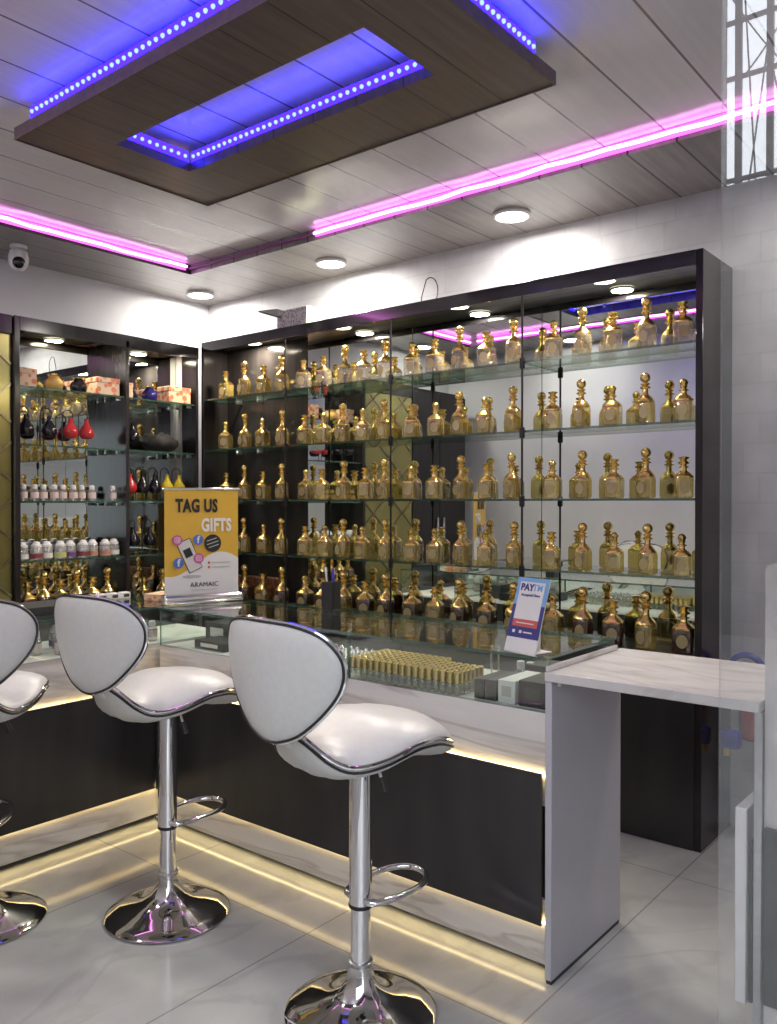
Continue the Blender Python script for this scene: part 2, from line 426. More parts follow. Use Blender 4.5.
bm = bmesh.new(); box(bm, (-4.1, 0, -.014), (.45, .008, .022)); obj('glow_band', bm, M['ledpink'], t)
bm = bmesh.new(); tube(bm, wob((-4.1, .018, .002), (.45, .018, .002), 26, .006, 9), .008, 8); obj('rope', bm, M['ledcore'], t)

# hanging wood panel with rectangular opening
PX0, PX1, PY0, PY1 = -3.00, -1.285, 1.535, 2.41
IX0, IX1, IY0, IY1 = -2.757, -1.545, 1.79, 2.125
t = thing('ceiling_panel', 'dark brown plank ceiling panel with a blue-lit rectangular opening', 'ceiling panel', (0, 0, 2.76))
bm = bmesh.new()
for lo, hi in (((PX0, PY0), (PX1, IY0)), ((PX0, IY1), (PX1, PY1)), ((PX0, IY0), (IX0, IY1)), ((IX1, IY0), (PX1, IY1))):
    box(bm, (*lo, 0), (*hi, .035))
bmesh.ops.remove_doubles(bm, verts=bm.verts[:], dist=1e-5)
obj('plank_frame', bm, M['panelwood'], t)
for lo, hi in (((PX0-.006, PY0-.006), (PX1+.006, PY0)), ((PX0-.006, PY1), (PX1+.006, PY1+.006)), ((PX0-.006, PY0), (PX0, PY1)), ((PX1, PY0), (PX1+.006, PY1))):
    bm = bmesh.new(); box(bm, (*lo, -.004), (*hi, .04)); obj('edge_strip', bm, M['panelrim'], t)
for x in (-2.6, -1.7):
    for y in (1.66, 2.27):
        bm = bmesh.new(); lathe(bm, [(.012, .035), (.012, .13)], 10, c=(x, y, 0)); obj('hanger_rod', bm, M['steel'], t)

BH = .022
def led_run(parent, p0, p1, n, nrm, dots=True):
    """blue strip with visible diodes between two points"""
    p0, p1 = Vector(p0), Vector(p1); nrm = Vector(nrm)
    d = (p1-p0).normalized(); s = .009
    bm = bmesh.new(); u = nrm.cross(Vector((0, 0, 1))).normalized()
    c8 = [bm.verts.new(p+Vector((0, 0, z))+nrm*w) for p in (p0, p1) for w in (-.004, .004) for z in (-BH, BH)]
    for q in ((0, 1, 3, 2), (4, 6, 7, 5), (0, 4, 5, 1), (2, 3, 7, 6), (0, 2, 6, 4), (1, 5, 7, 3)): bm.faces.new([c8[i] for i in q])
    obj('strip', bm, M['ledblue'], parent)
    bm = bmesh.new(); c8 = [bm.verts.new(p+Vector((0, 0, z))-nrm*w) for p in (p0, p1) for w in (.005, .008) for z in (-BH-.002, BH+.002)]
    for q in ((0, 1, 3, 2), (4, 6, 7, 5), (0, 4, 5, 1), (2, 3, 7, 6), (0, 2, 6, 4), (1, 5, 7, 3)): bm.faces.new([c8[i] for i in q])
    obj('light_shield', bm, M['panelrim'], parent)  # opaque backing, added to block blue light behind the strip
    if not dots: return
    first = None
    for i in range(n):
        p = p0.lerp(p1, (i+.5)/n)+nrm*.006
        if first is None:
            bm = bmesh.new(); bmesh.ops.create_icosphere(bm, subdivisions=2, radius=.0075)
            for f in bm.faces: f.smooth = True
            first = obj('diode', bm, M['leddot'], parent, loc=p)
        else:
            c = first.copy(); COL.objects.link(c); c.parent = parent; c.location = p
t = thing('led_strip', 'dotted blue LED strip around the opening of the brown ceiling panel', 'LED strip', (0, 0, 2.82))
led_run(t, (IX0-.012, IY0, 0), (IX0-.012, IY1, 0), 10, (1, 0, 0))
led_run(t, (IX0, IY1+.012, 0), (IX1, IY1+.012, 0), 38, (0, -1, 0))
led_run(t, (IX1+.012, IY0, 0), (IX1+.012, IY1, 0), 10, (-1, 0, 0))
t = thing('led_strip', 'dotted blue LED strip along the outer edge of the brown ceiling panel', 'LED strip', (0, 0, 2.845))
led_run(t, (PX0+.06, PY0+.025, 0), (PX1-.03, PY0+.025, 0), 48, (0, -1, 0))
led_run(t, (PX1-.025, PY0+.03, 0), (PX1-.025, PY1-.08, 0), 26, (1, 0, 0))

# ------------------------------------------------------------------ back cabinet (along the back wall)
BX0, BX1, BY0, BY1, CT = -4.37, -1.165, 3.455, 3.835, 2.465; MY = 3.652
SH = [2.098, 1.772, 1.450, 1.122]; BASE = .80; FY = 3.466
LEVEL = ['topmost', 'second-highest', 'middle', 'second-lowest', 'lowest']
cab = thing('display_cabinet', 'long charcoal display cabinet of perfume bottles along the back wall', 'cabinet', (0, 0, 0))
boxo('side_panel', (BX1-.03, BY0, 0), (BX1, BY1, CT), M['carcass'], cab, .002)
boxo('side_panel', (BX0, BY0, BASE), (BX0+.025, BY1, CT-.03), M['carcass'], cab, .002)
boxo('top_panel', (BX0, BY0+.012, CT-.03), (BX1-.03, BY1, CT), M['carcasstop'], cab)
boxo('fascia', (BX0, BY0, CT-.064), (BX1-.03, BY0+.012, CT), M['fascia'], cab, .002)
boxo('back_panel', (BX0+.025, MY, BASE), (-3.60, MY+.01, CT-.03), M['carcass'], cab)
seams = [-1.197, -2.006, -2.80, -3.60, BX0+.025]
for a, b in zip(seams[:3], seams[1:4]):
    boxo('mirror', (b+.002, MY, BASE), (a-.002, MY+.008, CT-.03), M['mirror'], cab)
bs = boxo('base_unit', (BX0, BY0, 0), (BX1-.03, BY1, BASE), M['black'], cab, .002)
for x in seams[1:4]:
    boxo('post', (x-.0045, FY-.006, BASE), (x+.0045, FY-.001, CT-.03), M['clip'], cab)
for z in SH:
    for a, b in zip(seams, seams[1:]):
        bm = bmesh.new(); box(bm, (b+.003, FY, z-.010), (a-.003, MY-.002, z))
        for f in bm.faces: f.material_index = 0 if abs(f.normal.z) > .5 else 1
        obj('glass_shelf', bm, [M['shelf'], M['shelfedge']], cab)
    for x in seams[1:4]:
        boxo('clip', (x-.012, FY-.012, z-.038), (x+.012, FY+.004, z+.014), M['clip'], cab, .003)
    for x in (-4.0, -4.2):
        boxo('shelf_bracket', (x-.006, MY-.05, z-.028), (x+.006, MY-.001, z-.011), M['steel'], cab, .002)
for k, x in enumerate((-1.64, -2.43, -3.23, -3.98)):
    t = thing('cabinet_downlight', f'round warm downlight inside the back cabinet, {ORD[k]} from the marble-flap end', 'cabinet light', (x, 3.552, CT-.031))
    bm = bmesh.new(); lathe(bm, [(.058, 0), (.058, -.006), (.05, -.008)], 28, caps=False); obj('rim', bm, M['white'], t)
    bm = bmesh.new(); lathe(bm, [(.05, -.007), (.05, -.002)], 28); obj('diffuser', bm, M['lampwarm'], t)
    lamp('cabinet_lamp', (0, 0, -.010), 11., .048, (1, .88, .68), t)

# perfume bottles ---------------------------------------------------------
def tall_bottle(nm, gm, sc=1.):
    t = thing(nm, '', 'perfume bottle')
    bm = bmesh.new(); lathe(bm, [(.030*sc, 0), (.037*sc, .003), (.039*sc, .01), (.039*sc, .075), (.036*sc, .088), (.030*sc, .097)], 24); obj('body', bm, gm, t)
    bm = bmesh.new(); lathe(bm, [(.0365*sc, .087), (.034*sc, .094), (.025*sc, .106), (.014*sc, .116), (.0115*sc, .124), (.0115*sc, .140)], 24); obj('shoulder', bm, M['gold'], t)
    bm = bmesh.new(); lathe(bm, [(.012, .139), (.020, .141), (.021, .145), (.014, .149), (.010, .153), (.018, .157), (.018, .160), (.009, .164)], 20); obj('collar', bm, M['gold'], t)
    bm = bmesh.new(); R = .0205
    lathe(bm, [(.007, .162)]+[(R*math.sin(a), .184-R*math.cos(a)) for a in [PI*(.12+.86*i/9) for i in range(10)]], 20); obj('stopper', bm, M['gold'], t)
    bm = bmesh.new(); disc(bm, (0, -.0395*sc, .042), .017, .024, .004); obj('emblem', bm, M['emblem'], t)
    return t
def disc(bm, c, rx, rz, th, seg=20):
    vs = [[bm.verts.new((c[0]+rx*math.cos(2*PI*i/seg), c[1]+s*th/2, c[2]+rz*math.sin(2*PI*i/seg))) for i in range(seg)] for s in (-1, 1)]
    bm.faces.new(vs[0]); bm.faces.new(vs[1][::-1])
    for i in range(seg): bm.faces.new((vs[0][i], vs[1][i], vs[1][(i+1) % seg], vs[0][(i+1) % seg]))
def square_bottle(nm, gm, crown=True):
    t = thing(nm, '', 'perfume bottle')
    bm = bmesh.new(); lathe(bm, [(.030, 0), (.035, .003), (.036, .008), (.036, .078), (.034, .084)], 24, sq=7); obj('body', bm, gm, t)
    bm = bmesh.new(); lathe(bm, [(.0365, .080), (.0365, .085), (.026, .097), (.013, .106), (.011, .112), (.011, .118)], 24, sq=4); obj('shoulder', bm, M['gold'], t)
    bm = bmesh.new(); lathe(bm, [(.011, .117), (.018, .119), (.018, .123), (.011, .126), (.011, .131)], 20); obj('collar', bm, M['gold'], t)
    bm = bmesh.new()
    if crown: lathe(bm, [(.010, .130), (.020, .134), (.022, .139), (.014, .145), (.011, .149), (.019, .155), (.021, .160), (.008, .163)], 20)
    else: lathe(bm, [(.010, .130), (.015, .134), (.012, .140), (.016, .147), (.017, .154), (.011, .163), (.004, .167)], 20)
    obj('stopper', bm, M['gold'], t)
    bm = bmesh.new(); disc(bm, (0, -.0365, .042), .019, .023, .004); obj('emblem', bm, M['emblem'], t)
    return t
protos = {}
for key, gm in (('clear', M['bottle_clear']), ('amber', M['bottle_gold']), ('brown', M['bottle_dark'])):
    protos[key, 'T'] = tall_bottle('perfume_bottle', gm)
    protos[key, 'S'] = square_bottle('perfume_bottle', gm, True)
    protos[key, 'C'] = square_bottle('perfume_bottle', gm, False)
ptree = {k: kids(v) for k, v in protos.items()}
used = set()
DESC = {'T': 'tall ball-stoppered', 'S': 'square crown-stoppered', 'C': 'square knob-stoppered'}
def place(key, loc, rz, label, group):
    if key not in used:
        used.add(key); r = protos[key]; r.location = loc; r.rotation_euler = (0, 0, rz); r['label'] = label; r['group'] = group; return r
    return dup(protos[key], loc, rz, label, group, ptree[key])
CAM_YAW = math.atan2(.776, -.631)-PI/2
PAT = ('STSTC', 'TSTSC', 'TSTSC', 'TSTS')
OFF = ((.072, .229, .38, .524, .676), (.082, .235, .387, .54, .692), (.082, .235, .387, .54, .692), (.085, .255, .425, .60))
for lv, z in enumerate(SH+[BASE]):
    k = 0
    for s, sx in enumerate(seams[:4]):
        for j, of in enumerate(OFF[s]):
            kind = PAT[s][j]
            if lv in (1, 3) and kind != 'T': kind = 'S' if kind == 'C' else 'C'
            col = 'clear' if lv == 0 and s < 3 else 'amber'
            if lv == 4: col = 'brown' if (j+s) % 3 != 1 else 'amber'
            glass_word = {'clear': 'clear', 'amber': 'amber', 'brown': 'dark brown'}[col]
            y = 3.514+random.uniform(-.004, .008)
            if lv == 4: y = 3.522 if s < 3 else 3.515
            b = place((col, kind), (sx-of+random.uniform(-.008, .008), y, z+.0008), random.uniform(-.2, .2)+.25*(kind != 'T'),
                  f'{DESC[kind]} {glass_word} perfume bottle, {ORD[k]} from the marble-flap end on the {LEVEL[lv]} shelf', f'perfume bottles on the {LEVEL[lv]} shelf of the back cabinet')
            b.scale = (1.22,)*3 if lv == 4 else (1.07,)*3
            k += 1
# patterned cartons behind the lowest row
for i in range(3):
    o = boxo('patterned_carton', (0, 0, 0), (.17, .06, .165), M['brownbox'], bev=.003, loc=(-4.30+i*.185, 3.570, BASE+.0008))
    tag(o, f'brown floral carton behind the lowest bottles, {ORD[i]} from the dark corner', 'carton', 'brown floral cartons')

# ------------------------------------------------------------------ side cabinet (along the side wall)
SX0, SX1 = -4.765, -4.37; MX = -4.58
SY0, SYM, SY1 = 2.25, 2.91, 3.438
sc = thing('display_cabinet', 'narrower charcoal display cabinet of vases and jars on the side wall', 'cabinet', (0, 0, 0))
ST = 2.43
boxo('side_panel', (SX0, SY0-.03, 0), (SX1, SY0, ST), M['carcass'], sc, .002)
boxo('divider', (SX0, SYM-.012, BASE), (SX1, SYM+.012, ST-.03), M['carcass'], sc, .002)
boxo('end_panel', (SX0, SY1-.02, BASE), (SX1-.005, SY1, ST-.03), M['carcass'], sc, .002)
boxo('reflection_strip', (MX+.002, SY1-.024, BASE), (MX+.06, SY1-.021, ST-.04), M['wall'], sc)  # white reflection of the corner bay put in as a pale painted strip
boxo('top_panel', (SX0, SY0, ST-.03), (SX1-.02, SY1, ST), M['carcasstop'], sc)
boxo('fascia', (SX1-.02, SY0, ST-.075), (SX1, SY1, ST), M['carcass'], sc, .002)
boxo('base_unit', (SX0, SY0, 0), (SX1, SY1, BASE), M['black'], sc, .002)
SSH = [2.065, 1.75, 1.44, 1.115]
for a, b in ((SY0, SYM-.012), (SYM+.012, SY1-.024)):
    boxo('mirror', (MX-.008, a, BASE), (MX, b, ST-.03), M['mirror'], sc)
    for z in SSH:
        bm = bmesh.new(); box(bm, (MX+.002, a+.003, z-.010), (SX1-.015, b-.003, z))
        for f in bm.faces: f.material_index = 0 if abs(f.normal.z) > .5 else 1
        obj('glass_shelf', bm, [M['shelf'], M['shelfedge']], sc)
        for x in (MX+.04, SX1-.05):
            boxo('shelf_bracket', (x-.006, b-.035, z-.026), (x+.006, b-.001, z-.011), M['steel'], sc, .002)
for lb, y in (('bay beside the bronze mirror', 2.62), ('bay next to the dark corner', 3.2)):
    t = thing('cabinet_downlight', f'round warm downlight in the side cabinet {lb}', 'cabinet light', (-4.475, y, ST-.031))
    bm = bmesh.new(); lathe(bm, [(.058, 0), (.058, -.006), (.05, -.008)], 28, caps=False); obj('rim', bm, M['white'], t)
    bm = bmesh.new(); lathe(bm, [(.05, -.007), (.05, -.002)], 28); obj('diffuser', bm, M['lampwarm'], t)
    lamp('cabinet_lamp', (0, 0, -.010), 3.6, .048, (1, .88, .68), t)

def pear(name, mt, label, loc, group=None, hook=True, rz=0.):
    t = thing(name, label, 'vase', (loc[0], loc[1], loc[2]+.0008), rz, group)
    bm = bmesh.new(); lathe(bm, [(.012, 0), (.030, .004), (.040, .018), (.043, .034), (.038, .052), (.025, .072), (.015, .088), (.012, .105), (.014, .116), (.010, .118)], 24, c=(0, 0, .05 if hook else 0)); obj('body', bm, mt, t)
    if hook:
        bm = bmesh.new()
        pts = [(.03, 0, .004), (-.052, 0, .004), (-.052, 0, .08), (-.050, 0, .175)]+[(-.018+.032*math.cos(a), 0, .180+.03*math.sin(a)) for a in [PI-PI*i/8 for i in range(9)]]+[(.010, 0, .166)]
        tube(bm, pts, .0035, 6); obj('wire_handle', bm, M['wire'], t)
    return t
def vase(mt, label, loc):
    t = thing('round_vase', label, 'vase', (loc[0], loc[1], loc[2]+.0008))
    bm = bmesh.new(); lathe(bm, [(.028, 0), (.044, .012), (.05, .034), (.044, .056), (.03, .07), (.028, .078), (.036, .088)], 24); obj('body', bm, mt, t)
    bm = bmesh.new(); lathe(bm, [(.029, .079), (.037, .089), (.035, .090), (.026, .081)], 24); obj('rim', bm, M['gold'], t)
    return t
def carton(label, loc, s, m, rz=0., name='carton'):
    t = thing(name, label, 'box', (loc[0], loc[1], loc[2]+.0008), rz)
    boxo('body', (-s[0]/2, -s[1]/2, 0), (s[0]/2, s[1]/2, s[2]*.7), m, t, .002)
    boxo('lid', (-s[0]/2-.002, -s[1]/2-.002, s[2]*.7), (s[0]/2+.002, s[1]/2+.002, s[2]), m, t, .002)
    return t
z1, z2, z3, z4 = SSH; Z = .0008
carton('orange spotted gift box at the bronze-mirror end of the side cabinet top shelf', (-4.49, 2.33, z1), (.10, .10, .105), M['orangebox'])
vase(M['yellowvase'], 'ochre round vase on the side cabinet top shelf', (-4.47, 2.50, z1))
vase(M['blackpear'], 'black round vase on the side cabinet top shelf', (-4.47, 2.65, z1))
carton('orange spotted gift box against the dark divider on the top shelf', (-4.46, 2.80, z1), (.12, .15, .10), M['orangebox'], .0)
vase(M['bluevase'], 'cobalt blue round vase on the corner bay top shelf', (-4.48, 3.14, z1))
carton('orange spotted gift box in the corner bay top shelf', (-4.46, 3.31, z1), (.12, .17, .10), M['orangebox'])
carton('small orange spotted box beside the cobalt vase', (-4.52, 2.98, z1), (.08, .08, .10), M['orangebox'])
pear('pear_vase', M['blackpear'], 'black pear vase on a wire hook beside the bronze mirror', (-4.455, 2.325, z2), rz=PI/2)
pear('pear_vase', M['blackpear'], 'black pear vase on a wire hook next to the red pair', (-4.455, 2.46, z2), rz=PI/2)
pear('pear_vase', M['redpear'], 'red pear vase beside the black pear vase', (-4.455, 2.59, z2), rz=PI/2)
pear('pear_vase', M['redpear'], 'red pear vase close to the cabinet divider', (-4.455, 2.69, z2), rz=PI/2)
pear('pear_vase', M['blackpear'], 'black pear vase beside the bundled black cloth', (-4.455, 3.0, z2), rz=.4)
bm = bmesh.new(); bmesh.ops.create_uvsphere(bm, u_segments=24, v_segments=14, radius=1)
for v in bm.verts:
    v.co = Vector((v.co.x*.075, v.co.y*.13, max(0, (v.co.z*.5+.5))*.11*(1+.12*math.sin(9*v.co.y)+.1*math.sin(7*v.co.x+3))))
for f in bm.faces: f.smooth = True
tag(obj('cloth_bundle', bm, M['cloth'], loc=(-4.48, 3.22, z2+Z)), 'bundle of black cloth on the corner bay second shelf', 'cloth')
for i, (y, mt, w) in enumerate(((2.98, 'redpear', 'red pear vase against the divider on the corner bay third shelf'), (3.070, 'blackpear', 'black pear vase beside the red one on the corner bay third shelf'),
                                (3.160, 'blackpear', 'black pear vase beside the yellow ones on the corner bay third shelf'), (3.250, 'yellowpear', 'yellow pear vase beside a black one on the corner bay third shelf'), (3.340, 'yellowpear', 'yellow pear vase closest to the dark corner on the third shelf'))):
    pear('pear_vase', M[mt], w, (-4.455, y, z3), 'pear vases in the corner bay', rz=.35)
pear('pear_vase', M['blackpear'], 'black pear vase against the divider on the corner bay fourth shelf', (-4.455, 3.0, z4), rz=.4)
pear('pear_vase', M['blackpear'], 'black pear vase behind the yellow banner on the fourth shelf', (-4.455, 3.12, z4), rz=.4)

def small_bottle(lab):
    t = thing('attar_bottle', '', 'bottle')
    bm = bmesh.new(); lathe(bm, [(.020, 0), (.023, .003), (.023, .055), (.018, .064), (.011, .068)], 18); obj('body', bm, M['bottle_plain'], t)
    bm = bmesh.new(); lathe(bm, [(.0235, .016), (.0236, .05)], 18, caps=False); obj('label', bm, M[lab], t)
    bm = bmesh.new(); lathe(bm, [(.015, .066), (.016, .068), (.015, .088), (.010, .092)], 18); obj('cap', bm, M['white'], t)
    return t
ps = small_bottle('label'); pst = kids(ps)
for i in range(9):
    y = 2.30+i*.058 if i < 8 else 2.85
    lb = f'small white-capped bottle, {ORD[i]} from the bronze-mirror end on the side cabinet third shelf'
    if i == 0: ps.location = (-4.44, y, z3+Z); ps['label'] = lb; ps['group'] = 'white-capped bottles on the third shelf'
    else: dup(ps, (-4.44+.012*(i % 2), y, z3+Z), 0, lb, 'white-capped bottles on the third shelf', pst)
def wide_jar(lab):
    t = thing('glass_jar', '', 'jar')
    bm = bmesh.new(); lathe(bm, [(.028, 0), (.033, .004), (.033, .06), (.026, .07)], 20); obj('body', bm, M['jar'], t)
    bm = bmesh.new(); lathe(bm, [(.0336, .010), (.0337, .036)], 20, caps=False); obj('label', bm, M[lab], t)
    bm = bmesh.new(); lathe(bm, [(.027, .069), (.029, .071), (.029, .082), (.021, .088), (.018, .098), (.008, .102)], 20); obj('lid', bm, M['white'], t)
    return t
jp = {l: wide_jar(l) for l in ('wine', 'lime', 'violet', 'tan', 'paper')}; jt = {l: kids(j) for l, j in jp.items()}; ju = set()
JW = dict(wine='wine-red', lime='lime', violet='violet', tan='tan', paper='white')
for i, l in enumerate(('paper', 'wine', 'paper', 'lime', 'violet', 'wine', 'tan', 'tan', 'paper')):
    lb = f'white-lidded jar with {JW[l]} label, {ORD[i]} from the bronze-mirror end on the fourth shelf'
    loc = (-4.44+.02*(i % 2), 2.292+i*.0705, z4+Z)
    if l in ju: dup(jp[l], loc, .2*i, lb, 'white-lidded jars on the fourth shelf', jt[l])
    else: ju.add(l); jp[l].location = loc; jp[l]['label'] = lb; jp[l]['group'] = 'white-lidded jars on the fourth shelf'
# brown bottles on the side cabinet base
for i in range(6):
    place(('brown', ('S', 'T')[i % 2]), (-4.46, 2.33+i*.1, BASE+Z), 0, f'{DESC[("S","T")[i%2]]} dark brown bottle, {ORD[i]} from the bronze-mirror end on the side cabinet base', 'brown bottles on the side cabinet base')
for i in range(2):
    place(('amber', ('S', 'T')[i % 2]), (-4.46, 3.08+i*.14, BASE+Z), 0, f'{DESC[("S","T")[i%2]]} amber bottle, {ORD[i]} from the divider in the corner bay base', 'amber bottles in the corner bay')

# bronze mirror wall panel with diagonal lattice, beyond the side cabinet
bz = thing('mirror_panel', 'bronze mirror wall panel with crossed diagonal strips beside the side cabinet', 'mirror', (-4.40, 0, 0))
boxo('bronze_mirror', (-.02, 1.58, .02), (0, 2.212, 2.33), M['bronze'], bz)
boxo('header', (-.36, 1.58, 2.33), (.02, 2.212, 2.43), M['carcass'], bz, .002)
tc = thing('tall_cupboard', 'tall charcoal cupboard on the side wall between bronze mirror and front wall', 'cupboard', (-4.40, 0, 0))
boxo('body', (-.36, .75, 0), (-.02, 1.575, 2.43), M['carcass'], tc, .002)
for y in (.755, 1.167):
    d = boxo('door', (-.02, y, .05), (0, y+.403, 2.40), M['carcass'], tc, .002)
    boxo('handle', (0, y+(.35 if y < 1 else .03), 1.0), (.02, y+(.37 if y < 1 else .05), 1.3), M['steel'], d, .004)
for z0 in [-.62+.31*i for i in range(11)]:
    for sgn in (1, -1):
        y0, y1 = 1.582, 2.211
        a, b = (z0, z0+.629*.82) if sgn > 0 else (z0+.629*.82, z0)
        pa, pb = Vector((.002, y0, a)), Vector((.002, y1, b))
        def cut(p, q, z):
            return p.lerp(q, (z-p.z)/(q.z-p.z))
        lo, hi = (pa, pb) if pa.z < pb.z else (pb, pa)
        if hi.z < .04 or lo.z > 2.31: continue
        if lo.z < .03: lo = cut(lo, hi, .03)
        if hi.z > 2.32: hi = cut(lo, hi, 2.32)
        d = (hi-lo).normalized(); s = Vector((0, -d.z, d.y))*.006
        bm = bmesh.new()
        v = [bm.verts.new(p) for p in (lo-s, hi-s, hi+s, lo+s)]; w = [bm.verts.new(x.co+Vector((.005, 0, 0))) for x in v]
        bm.faces.new(v[::-1]); bm.faces.new(w)
        for i in range(4): bm.faces.new((v[i], v[(i+1) % 4], w[(i+1) % 4], w[i]))
        obj('diagonal_strip', bm, M['batten'], bz)

# ------------------------------------------------------------------ counters
DK, GT = .80, .972; DZ = DK+.0008; GZ = GT+.0008           # display deck, glass top
def counter(label, x0, x1, y0, y1, front):
    """front: 'y' = front face looks to -Y; 'x' = front face looks to +X"""
    t = thing('display_counter', label, 'counter', (0, 0, 0))
    def B(name, a0, a1, d0, d1, z0, z1, m, bev=.0015):
        # a along the counter, d = distance behind the front plane
        if front == 'y': return boxo(name, (a0, y0+d0, z0), (a1, y0+d1, z1), m, t, bev)
        return boxo(name, (x1-d1, a0, z0), (x1-d0, a1, z1), m, t, bev)
    a0, a1 = (x0, x1) if front == 'y' else (y0, y1)
    e1 = a1-.022 if front == 'y' else a1
    B('core', a0, e1, .052, .49, .03, DK-.012, M['dark'], 0)
    B('lower_band', a0, e1, .022, .034, .042, .24, M['marble'])
    B('upper_band', a0, e1, .022, .05, .52, DK, M['marble'])
    B('deck', a0, e1, .05, .49, DK-.012, DK, M['paper'], 0)
    B('dark_panel', a0, e1-.012 if front == 'y' else e1, .0, .010, .166, .622, M['black'])
    B('led_strip', a0, e1, .0115, .0215, .612, .618, M['ledwarm'], 0)
    B('led_strip', a0, e1, .0115, .0215, .169, .175, M['ledwarm'], 0)
    B('kick_light', a0, e1, .0345, .050, .0430, .050, M['ledkick'], 0)
    def G(name, a0, a1, d0, d1, z0, z1, thin):
        bm = bmesh.new()
        if front == 'y': box(bm, (a0, y0+d0, z0), (a1, y0+d1, z1))
        else: box(bm, (x1-d1, a0, z0), (x1-d0, a1, z1))
        for f in bm.faces:
            f.normal_update(); n = f.normal; ax = max(range(3), key=lambda i: abs(n[i]))
            f.material_index = 0 if ax == thin else 1
        return obj(name, bm, [M['counterglass'], M['shelfedge']], t)
    th = 1 if front == 'y' else 0
    G('front_glass', a0, e1, .024, .032, DK, GT-.010, th)
    G('back_glass', a0, e1, .478, .486, DK, GT-.010, th)
    G('top_glass', a0, e1, .0, .49, GT-.010, GT, 2)
    return t, e1
ctr, e1 = counter('L-shaped run of the glass-topped display counter with gold-capped vials', -3.13, -1.185, 2.22, 2.71, 'y')
boxo('end_panel', (-1.207, 2.22, .012), (-1.185, 2.71, .9012), M['endm'], ctr, .002)
boxo('end_trim', (-1.2065, 2.222, .9308), (-1.196, 2.708, .946), M['marble'], ctr, .001)
boxo('end_foot', (-1.205, 2.225, 0), (-1.187, 2.705, .012), M['dark'], ctr)
for x in (-2.015, -2.6):
    boxo('glass_seam', (x-.003, 2.245, DK), (x+.003, 2.258, GT-.011), M['shelfedge'], ctr)
lc, _ = counter('glass-topped display counter facing the stools from the bronze mirror side', -3.63, -3.14, 1.05, 2.71, 'x')

fl = thing('counter_flap', 'white marble counter flap bridging the passage from the display counter', 'counter flap', (0, 0, 0))
boxo('slab', (-1.207, 2.215, .902), (-.604, 2.75, .930), M['flapm'], fl, .002)
bm = bmesh.new(); tube(bm, [(-1.17, 2.24, .903), (-1.17, 2.24, .889)], .008, 10); obj('stop', bm, M['steel'], fl)

rc = thing('side_counter', 'tall marble-faced counter end with black lower panel beyond the flap', 'counter', (0, 0, 0))
bm = bmesh.new()
prof = [(-.6, 0), (.1, 0), (.1, 1.275), (-.585, 1.275), (-.595, 1.27), (-.6, 1.26)]
va = [bm.verts.new((x, 2.25, z)) for x, z in prof]; vb = [bm.verts.new((x, 2.70, z)) for x, z in prof]
bm.faces.new(va); bm.faces.new(vb[::-1])
for i in range(len(prof)): bm.faces.new((va[i], vb[i], vb[(i+1) % len(prof)], va[(i+1) % len(prof)]))
obj('body', bm, M['flapm'], rc)
boxo('dark_panel', (-.597, 2.235, .16), (.1, 2.249, .61), M['black'], rc, .002)
boxo('edge_trim', (-.622, 2.235, .02), (-.602, 2.26, .900), M['steel'], rc, .002)
sg = thing('counter_sign', 'white notice with dark frame and red mark on the tall marble counter', 'sign', (-.52, 2.246, 1.03))
boxo('board', (-.035, -.004, 0), (.20, .002, .215), M['paper'], sg, .004)
for lo, hi in (((-.02, .02), (-.016, .19)), ((-.02, .19), (.19, .194)), ((-.02, .016), (.19, .02))):
    boxo('frame_line', (lo[0], -.006, lo[1]), (hi[0], -.004, hi[1]), M['greybox'], sg)
bm = bmesh.new(); disc(bm, (0, -.006, .10), .016, .016, .003); obj('red_mark', bm, M['red'], sg)
gt = thing('swing_gate', 'thin white swing gate standing open in the passage under the flap', 'gate', (-.645, 2.26, .13), .0)
boxo('leaf', (-.030, 0, 0), (0, .40, .51), M['white'], gt, .003)
boxo('inner_face', (.001, .015, .0), (.010, .38, .42), M['dark'], gt, .002)
boxo('hinge', (-.004, .15, .51), (.014, .30, .525), M['steel'], gt)
boxo('drop_bolt', (-.02, .36, -.129), (-.008, .372, .2), M['steel'], gt)
boxo('hinge', (.010, .05, .05), (.022, .08, .10), M['steel'], gt)

hs = thing('hose_canister', 'red canister with blue hose and yellow nozzle hung in the passage behind the flap', 'hose', (-1.07, 3.72, .37))
bm = bmesh.new(); lathe(bm, [(.04, .06), (.055, .07), (.055, .30), (.035, .35), (.02, .37)], 20, c=(.03, 0, 0)); obj('canister', bm, M['redcan'], hs)
bm = bmesh.new(); tube(bm, [(.012+.09*math.cos(a), -.03, .30+.12*math.sin(a)) for a in [PI*1.15-PI*1.3*i/18 for i in range(19)]], .013, 10); obj('hose', bm, M['hose'], hs)
bm = bmesh.new(); box(bm, (-.075, -.12, .03), (.01, -.06, .11), 0, .02, 2); obj('hose_grip', bm, M['hose'], hs)
bm = bmesh.new(); lathe(bm, [(.012, -.02), (.018, .03)], 12, c=(-.05, -.09, .02)); obj('nozzle', bm, M['nozzle'], hs)
boxo('wall_mount', (.0, .05, .12), (.06, .12, .22), M['steel'], hs)

